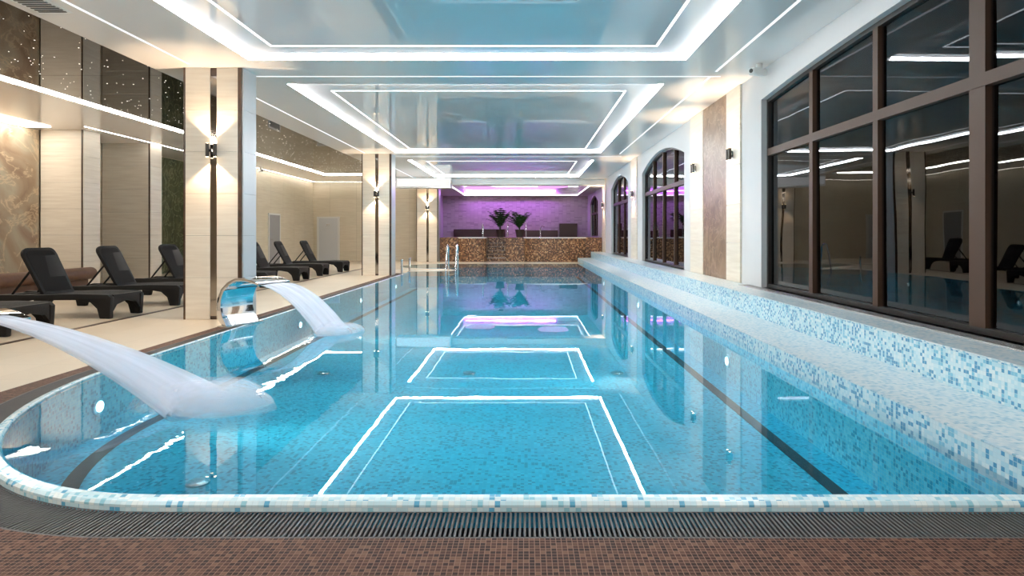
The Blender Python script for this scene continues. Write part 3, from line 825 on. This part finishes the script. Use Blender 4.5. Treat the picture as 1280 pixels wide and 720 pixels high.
# ------------------------------------------------------------------ sun loungers (local: foot end at x = 0, head towards -x)
def lounger_proto():
    root = empty('sun_lounger')
    prof = [(0.0, 0.30), (-0.05, 0.345), (-0.5, 0.352), (-1.05, 0.335), (-1.85, 0.33), (-1.94, 0.30), (-1.94, 0.245), (-1.74, 0.21), (-1.69, 0.0),
            (-1.55, 0.0), (-1.52, 0.12), (-1.43, 0.21), (-1.2, 0.255), (-0.5, 0.262), (-0.31, 0.23), (-0.21, 0.14), (-0.17, 0.0), (-0.02, 0.0)]
    for s_ in (-1, 1):
        b = MB(); b.prism(prof, 'y', s_ * 0.35, s_ * 0.275); b.build('side_rail', 'resin', root, local=True, bevel=0.012, smooth=True)
    ap = [(-0.274, 0.338), (0.274, 0.338), (0.274, 0.10), (0.20, 0.19), (0.0, 0.235), (-0.20, 0.19), (-0.274, 0.10)]
    b = MB(); b.prism(ap, 'x', -0.07, -0.015); b.build('foot_apron', 'resin', root, local=True, bevel=0.008, smooth=True)
    b = MB()
    pr = [(-0.06, 0.335), (-0.25, 0.350), (-0.6, 0.350), (-1.04, 0.330), (-1.04, 0.300), (-0.6, 0.315), (-0.25, 0.315), (-0.06, 0.30)]
    b.prism(pr, 'y', -0.274, 0.274); b.build('seat', 'resin_weave', root, local=True, smooth=True)
    for x in (-1.25, -1.55, -1.88):
        b = MB(); b.box(x - 0.03, x + 0.03, -0.274, 0.274, 0.27, 0.31); b.build('crossbar', 'resin', root, local=True, bevel=0.006)
    # backrest: rounded panel hinged at x = -1.05, leaning to the head end
    ang = R(63); L = 0.78; hw = 0.30; rad = 0.11
    pts = [(-hw + 0.02, 0.0), (hw - 0.02, 0.0)]
    for k in range(7):
        a = R(90 * k / 6); pts.append((hw - rad + rad * math.cos(a), L - rad + rad * math.sin(a)))
    for k in range(7):
        a = R(90 + 90 * k / 6); pts.append((-hw + rad + rad * math.cos(a), L - rad + rad * math.sin(a)))
    def place(p, n):
        y, s_ = p
        bow = 0.03 * math.sin(math.pi * s_ / L)
        return (-1.05 - math.cos(ang) * s_ - math.sin(ang) * (n + bow), y, 0.31 + math.sin(ang) * s_ - math.cos(ang) * (n + bow) * 1.0)
    def panel(pp, n0, n1):
        b = MB(); n = len(pp)
        vs = [place(p, n0) for p in pp] + [place(p, n1) for p in pp]
        return b.add(vs, [tuple(range(n - 1, -1, -1)), tuple(range(n, 2 * n))] + [(i, (i + 1) % n, n + (i + 1) % n, n + i) for i in range(n)])
    bk = panel(pts, 0.0, 0.045).build('backrest', 'resin', root, local=True, bevel=0.01, smooth=True)
    ins = [(p[0] * 0.84, 0.06 + p[1] * 0.86) for p in pts]
    panel(ins, -0.008, 0.004).build('woven_panel', 'resin_weave', bk, local=True)
    for s_ in (-1, 1):
        b = MB(); top = place((s_ * 0.22, 0.45), 0.045)
        b.tube([top, (-1.62, s_ * 0.22, 0.31)], 0.016, 8); b.build('prop_strut', 'resin', root, local=True)
    b = MB(); b.box(-1.66, -1.60, -0.274, 0.274, 0.285, 0.325); b.build('ratchet_bar', 'resin', root, local=True, bevel=0.005)
    return root
proto = lounger_proto()
names = ['eighth', 'seventh', 'sixth', 'fifth', 'fourth', 'third', 'second', 'first']
for i, (x, y, a) in enumerate([(-6.02, 7.62, -3), (-5.86, 9.20, -4), (-5.84, 10.86, 2), (-5.85, 12.6, -2), (-5.84, 14.4, 3), (-5.80, 16.4, -3), (-5.86, 18.35, 2), (-5.80, 20.2, -2)]):
    o = proto if i == 0 else copy_tree(proto)
    o.location = (x, y, 0.0); o.rotation_euler = (0, 0, R(a))
    tag(o, 'charcoal resin sun lounger with raised back, %s from the white lounge door' % names[i], 'sun lounger', 'sun loungers along the pool')

# long upholstered bench under the stone panel
t = empty('bench', (-9.6, 10.5, 0)); tag(t, 'long rounded brown leather bench under the tree-veined stone panel', 'bench')
def bolster(x, z, r, y0, y1, sq=1.0):
    m1 = MB(); pts = []; rr = []
    for k in range(7):
        a = R(90 * k / 6); pts.append((x, y0 + r * (1 - math.sin(a)), z)); rr.append(max(0.004, r * math.cos(R(90) - a)))
    for k in range(12):
        pts.append((x, y0 + r + (y1 - y0 - 2 * r) * (k + 1) / 13, z)); rr.append(r)
    for k in range(7):
        a = R(90 * k / 6); pts.append((x, y1 - r + r * math.sin(a), z)); rr.append(max(0.004, r * math.cos(a)))
    m1.tube(pts, rr, 16); return m1
bolster(-9.50, 0.36, 0.13, 7.2, 13.75).build('front_roll', 'bench', t, smooth=True)
m1 = MB(); m1.box(-10.3, -9.52, 7.4, 13.6, 0.0, 0.40); m1.build('base', 'bench', t, bevel=0.03)

# ------------------------------------------------------------------ waterfall spouts
def spout_proto():
    root = empty('waterfall_spout')
    cl = [(0.02, 0.0, 0.085), (-0.055, 0.10, 0.08), (-0.085, 0.22, 0.07), (-0.07, 0.34, 0.06), (-0.02, 0.45, 0.052), (0.07, 0.535, 0.046), (0.18, 0.585, 0.042), (0.31, 0.595, 0.038), (0.43, 0.575, 0.034), (0.55, 0.535, 0.03)]
    up = []; dn = []
    for i, (x, z, t) in enumerate(cl):
        a = cl[max(i - 1, 0)]; b = cl[min(i + 1, len(cl) - 1)]
        tx, tz = b[0] - a[0], b[1] - a[1]; l = math.hypot(tx, tz)
        up.append((x - tz / l * t / 2, z + tx / l * t / 2)); dn.append((x + tz / l * t / 2, z - tx / l * t / 2))
    up[0] = (up[0][0], 0.0); dn[0] = (dn[0][0], 0.0)
    b = MB(); b.prism(up + dn[::-1], 'y', -0.27, 0.27); b.build('body', 'chrome', root, local=True, bevel=0.006, smooth=True, angle=35)
    b = MB(); b.box(-0.06, 0.10, -0.31, 0.31, 0.0, 0.012); b.build('base_flange', 'steel', root, local=True, bevel=0.003)
    b = MB(); b.box(0.548, 0.560, -0.25, 0.25, 0.526, 0.540); b.build('outlet_slot', 'black_metal', root, local=True)
    return root
sp = spout_proto()
sp.location = (-3.66, 8.0, 0.052); sp.rotation_euler = (0, 0, R(-20))
tag(sp, 'curved polished steel waterfall spout on the pool edge beside the column', 'waterfall spout', 'waterfall spouts on the pool edge')
sp2 = copy_tree(sp); sp2.location = (-4.47, 4.74, 0.003); sp2.rotation_euler = (0, 0, R(-12))
tag(sp2, 'curved polished steel waterfall spout on the rounded pool corner', 'waterfall spout')

def jet(name, mat, frm, to, w0, w1, t0, t1, h, lab, rot):
    """closed falling body of water from a lip to the surface; widths across the flow, thickness grows"""
    nu, nv = 20, 30
    frm = Vector(frm); to = Vector(to)
    d = Vector((to.x - frm.x, to.y - frm.y, 0)).normalized(); side = Vector((-d.y, d.x, 0))
    root = empty(name, (to.x, to.y, ZW)); tag(root, lab, 'water jet')
    rnd = random.Random(3)
    mb = MB(); uv = []
    for sh in (1.0, 0.85, 0.7, 0.5):                       # nested veils: thin at the rim, dense inside
        b0 = len(mb.v)
        for j in range(nv + 1):
            t = j / nv
            x = frm.lerp(to, t); z = frm.z + h * t - (frm.z + h - to.z) * t * t
            wv = (w0 + (w1 - w0) * t ** 1.2) * (0.6 + 0.4 * sh if t0 < 0.03 else sh); th = (t0 + (t1 - t0) * t ** 1.4) * sh
            for k in range(nu):
                a = 2 * math.pi * k / nu
                p = Vector((x.x, x.y, z)) + side * (math.cos(a) * wv / 2) + Vector((0, 0, 1)) * (math.sin(a) * th / 2)
                mb.v.append(tuple(p)); uv.append(((k / nu * 2 if k < nu / 2 else (nu - k) / nu * 2) + sh * 3, t * 3))
        for j in range(nv):
            for k in range(nu):
                mb.f.append((b0 + j * nu + k, b0 + j * nu + (k + 1) % nu, b0 + (j + 1) * nu + (k + 1) % nu, b0 + (j + 1) * nu + k))
    mb.build('falling_water', mat, root, smooth=True, uv=uv, angle=180)
    return root
def foam(root, c, rx, ry, hz, rz, n=6, seed=1):
    """soft heap of spray: nested thin veils"""
    rnd = random.Random(seed)
    mb = MB(); uv = []; nr, na = 12, 36
    ph = [rnd.uniform(0, 6.28) for _ in range(6)]
    for q in range(n):
        s = 1 - 0.72 * q / n; b0 = len(mb.v)
        for i in range(nr + 1):
            rr = i / nr
            for k in range(na):
                a = 2 * math.pi * k / na
                wob = 1 + 0.10 * math.sin(3 * a + ph[0] + q) + 0.07 * math.sin(5 * a + ph[1] - q)
                x = rr * wob * rx * s * math.cos(a); y = rr * wob * ry * s * math.sin(a)
                z = ZW + 0.004 + hz * (0.45 + 0.55 * s) * math.sqrt(max(0, 1 - rr * rr)) * (1 + 0.06 * math.sin(4 * x / rx + ph[2]) * math.sin(3 * y / ry + ph[3])) * (1.0 - 0.08 * q)
                xx = c[0] + x * math.cos(rz) - y * math.sin(rz); yy = c[1] + x * math.sin(rz) + y * math.cos(rz)
                mb.v.append((xx, yy, z)); uv.append((x * 1.3 + q * 2.3, y * 1.3))
        for i in range(nr):
            for k in range(na):
                mb.f.append((b0 + i * na + k, b0 + i * na + (k + 1) % na, b0 + (i + 1) * na + (k + 1) % na, b0 + (i + 1) * na + k))
    mb.build('splash_foam', 'foam', root, smooth=True, uv=uv, angle=180)
def lip(o, x=0.56, z=0.58):
    rz = o.rotation_euler.z
    return (o.location.x + x * math.cos(rz), o.location.y + x * math.sin(rz), z)
l1 = lip(sp)
e1 = (-2.28, 7.38, ZW)
j1 = jet('water_sheet', 'fall', l1, e1, 0.48, 0.52, 0.02, 0.08, -0.10, 'white water sheet falling from the steel spout beside the column', 0)
foam(j1, (e1[0] + 0.06, e1[1] - 0.03), 0.27, 0.33, 0.12, R(-25), 13, 5)
l2 = lip(sp2)
e2 = (-2.20, 4.22, ZW)
j2 = jet('water_sheet', 'jet', l2, e2, 0.20, 0.60, 0.04, 0.14, -0.22, 'long white water jet shooting across the rounded pool corner', 0)
foam(j2, (e2[0] + 0.06, e2[1]), 0.46, 0.32, 0.17, R(-8), 13, 9)

# ------------------------------------------------------------------ spa at the far end
spa = empty('raised_spa', (-0.3, 27.6, 0)); tag(spa, 'raised brown mosaic spa with two round tubs and steps', 'spa')
ZT = 1.06
m1 = MB(); m1.box(-3.78, -1.75, 27.5, YB - 0.01, 0, ZT); m1.box(-0.86, XWALL - 0.02, 27.5, YB - 0.01, 0, ZT); m1.box(-1.75, -0.86, 28.7, YB - 0.01, 0, ZT)
m1.build('plinth', 'spa_mosaic', spa)
for (xc, rx, ry) in ((-2.35, 0.62, 0.28), (1.30, 1.35, 0.42)):
    pts = [(xc + rx * math.cos(R(180 + 180 * k / 24)), 27.499 + ry * math.sin(R(180 + 180 * k / 24))) for k in range(25)]
    m1 = MB(); m1.prism(pts, 'z', 0.0, ZT - 0.03); m1.build('tub_front', 'spa_mosaic', spa, smooth=True)
    pr = [(xc + (rx + 0.03) * math.cos(R(180 + 180 * k / 24)), 27.499 + (ry + 0.03) * math.sin(R(180 + 180 * k / 24))) for k in range(25)]
    m1 = MB(); m1.prism(pr, 'z', ZT - 0.03, ZT + 0.01); m1.build('tub_rim', 'matte_white', spa, bevel=0.006)
m1 = MB()
for k in range(5):
    m1 = MB(); m1.box(-1.748, -0.862, 27.62 + 0.2 * k, 28.699, 0.16 * k + (0.001 if k else 0), 0.16 * (k + 1)); st_ = m1.build('step', 'spa_mosaic', spa)
    m2 = MB(); m2.box(-1.70, -0.90, 27.612 + 0.2 * k, 27.66 + 0.2 * k, 0.16 * (k + 1) - 0.004, 0.16 * (k + 1) + 0.004); m2.build('nosing', 'steel' if k else 'matte_white', st_)
m1 = MB(); m1.box(-1.79, -1.75, 27.485, 27.52, 0, ZT); m1.build('step_trim', 'matte_white', spa)
slab('low_wall_panel', -3.9, -1.1, 33.85, 33.985, ZT + 0.002, ZT + 0.42, 'plum', 'dark plum low panel along the spa back wall beside the column', 'panel')
slab('low_wall_panel', -0.2, 1.75, 33.85, 33.985, ZT + 0.002, ZT + 0.36, 'plum', 'dark plum low panel along the spa back wall behind the jet tub', 'panel')
slab('spa_cabinet', 1.80, 2.75, 33.2, 33.8, ZT + 0.002, ZT + 0.72, 'plum', 'dark plum cabinet in the spa corner by the narrow window', 'cabinet')
def rail(name, pts, lab, cat='handrail', r=0.02, grp=None):
    m1 = MB(); m1.tube(pts, r, 10); o = m1.build(name, 'chrome', smooth=True); return tag(o, lab, cat, grp)
def arc_rail(x, y0, y1, z0, z1, n=12):
    ym = (y0 + y1) / 2; ry = (y1 - y0) / 2; rz = min(ry, 0.16)
    pts = [(x, y0, z0)]
    for k in range(n + 1):
        a = R(180 - 180 * k / n); pts.append((x, ym + ry * math.cos(a), z1 - rz + rz * math.sin(a)))
    pts.append((x, y1, z0)); return pts
rail('spa_handrail', arc_rail(-1.90, 27.6, 28.1, ZT + 0.012, ZT + 0.62), 'steel handrail on the plant-free side of the spa steps')
rail('spa_handrail', arc_rail(-0.80, 27.6, 28.1, ZT + 0.012, ZT + 0.62), 'steel handrail between the spa steps and the potted palms')
rail('spa_handrail', arc_rail(0.02, 27.6, 28.0, ZT + 0.012, ZT + 0.66), 'steel handrail beside the jet tub')
t = empty('spa_water_jet', (0.75, 29.5, ZT)); tag(t, 'slim steel spa spout on the jet tub', 'water spout')
m1 = MB(); m1.tube([(0.70, 29.5, ZT + 0.032), (0.70, 29.5, ZT + 0.42), (0.76, 29.5, ZT + 0.55), (0.90, 29.5, ZT + 0.50)], 0.025, 10); m1.build('neck', 'chrome', t, smooth=True)
m1 = MB(); m1.lathe([(0.06, 0), (0.06, 0.015), (0.03, 0.03)], 14, (0.70, 29.5, ZT + 0.002)); m1.build('flange', 'chrome', t, smooth=True)

def palm(x, y, h, lab, seed):
    rnd = random.Random(seed)
    root = empty('potted_palm', (x, y, ZT + 0.002)); tag(root, lab, 'potted plant', 'potted palms at the spa')
    m1 = MB(); m1.lathe([(0.15, 0), (0.20, 0.30), (0.22, 0.36), (0.20, 0.36), (0.19, 0.33)], 18, (0, 0, 0.001)); m1.build('pot', 'pot', root, local=True, smooth=True)
    m1 = MB(); m1.lathe([(0.188, 0.325), (0.188, 0.335)], 14); m1.build('soil', 'soil', root, local=True)
    for k in range(18):
        a = 2 * math.pi * k / 18 + rnd.uniform(-0.2, 0.2); ln = rnd.uniform(0.6, 0.85) * h; el = rnd.uniform(0.85, 1.45)
        m1 = MB(); stem = []
        for i in range(9):
            t = i / 8; out = ln * (0.55 * math.cos(el) * t + 0.26 * t * t); zz = 0.33 + ln * (math.sin(el) * t * 1.15 - 0.32 * t * t)
            stem.append(Vector((out * math.cos(a), out * math.sin(a), zz)))
        m1.tube(stem, [0.008 - 0.0007 * i for i in range(9)], 5)
        sd = Vector((-math.sin(a), math.cos(a), 0))
        for i in range(2, 9):
            tg = (stem[i] - stem[i - 1]).normalized()
            lw = 0.20 * math.sin(math.pi * (i - 1) / 8.2) + 0.04
            for s_ in (-1, 1):
                p0 = stem[i] - tg * 0.045; p1 = stem[i] + tg * 0.045
                tip = stem[i] + sd * s_ * lw + tg * 0.10 - Vector((0, 0, 0.05))
                m1.add([p0, p1, tip, (p0 + p1) / 2 + Vector((0, 0, 0.006))], [(0, 3, 2), (3, 1, 2), (0, 2, 1)])
        m1.build('frond', 'leaf', root, local=True)
    return root
palm(-1.20, 29.4, 1.45, 'taller dark green palm in a pot behind the spa steps', 2)
palm(-0.27, 28.5, 1.25, 'bushy dark green palm in a pot next to the jet tub', 5)

# ------------------------------------------------------------------ pool handrails
t = empty('pool_ladder', (-2.35, 19.9, 0)); tag(t, 'stainless steel pool ladder on the deck tongue before the spa', 'pool ladder')
for x in (-2.48, -2.18):
    pts = [(x, 20.1, 0.03), (x, 20.05, 0.55)] + [(x, 19.85 + 0.2 * math.cos(R(20 + 14 * k)), 0.68 + 0.17 * math.sin(R(20 + 14 * k))) for k in range(9)] + [(x, 19.55, 0.5), (x, 19.35, 0.0), (x, 19.33, -0.30)]
    m1 = MB(); m1.tube(pts, 0.024, 10); m1.build('rail', 'chrome', t, smooth=True)
for z in (-0.08, -0.26):
    m1 = MB(); m1.box(-2.48, -2.18, 19.30, 19.38, z - 0.012, z + 0.012); m1.build('tread', 'steel', t)
def post(x, y, lab):
    root = empty('pool_post', (x, y, 0)); tag(root, lab, 'post', 'short posts at the pool edge')
    m1 = MB(); m1.tube([(x, y, 0.012), (x, y, 0.42)], 0.032, 12); m1.build('shaft', 'steel', root, smooth=True)
    m1 = MB(); m1.lathe([(0.07, 0.0), (0.07, 0.012)], 14, (x, y, 0.001)); m1.build('base_plate', 'steel', root)
    m1 = MB(); m1.lathe([(0.038, 0.42), (0.038, 0.435), (0.02, 0.45)], 12, (x, y, 0)); m1.build('cap', 'chrome', root, smooth=True)
post(-3.72, 18.75, 'short steel post on the pool edge beside the column beyond the loungers')
post(-3.72, 20.0, 'short steel post on the deck near the ladder')

# ------------------------------------------------------------------ small fittings
def camera_box(loc, rz, lab):
    root = empty('security_camera', loc, rz); tag(root, lab, 'camera')
    m1 = MB(); m1.tube([(0, 0, 0), (0, 0, -0.07)], 0.045, 14); m1.build('mount', 'matte_white', root, local=True, smooth=True)
    m1 = MB(); m1.box(-0.05, 0.05, -0.16, 0.10, -0.16, -0.07); m1.build('housing', 'matte_white', root, local=True, bevel=0.012)
    m1 = MB(); m1.tube([(0, -0.161, -0.115), (0, -0.168, -0.115)], 0.03, 14); m1.build('lens', 'black_metal', root, local=True)
camera_box((3.22, 8.6, ZC - 0.001), R(-60), 'white box camera under the soffit at the wide window')
camera_box((-9.3, 21.9, ZC - 0.001), R(40), 'white box camera under the lounge ceiling border near the grey door')
t = empty('ceiling_vent', (-5.0, 6.4, ZC)); tag(t, 'white ceiling vent in the soffit beside the star ceiling', 'ceiling vent')
m1 = MB(); m1.box(-5.15, -4.80, 6.2, 6.62, ZC - 0.008, ZC - 0.001); m1.build('frame', 'matte_white', t)
for k in range(7):
    m1 = MB(); m1.box(-5.12, -4.83, 6.235 + k * 0.053, 6.255 + k * 0.053, ZC - 0.014, ZC - 0.008); m1.build('slat', 'grate', t)
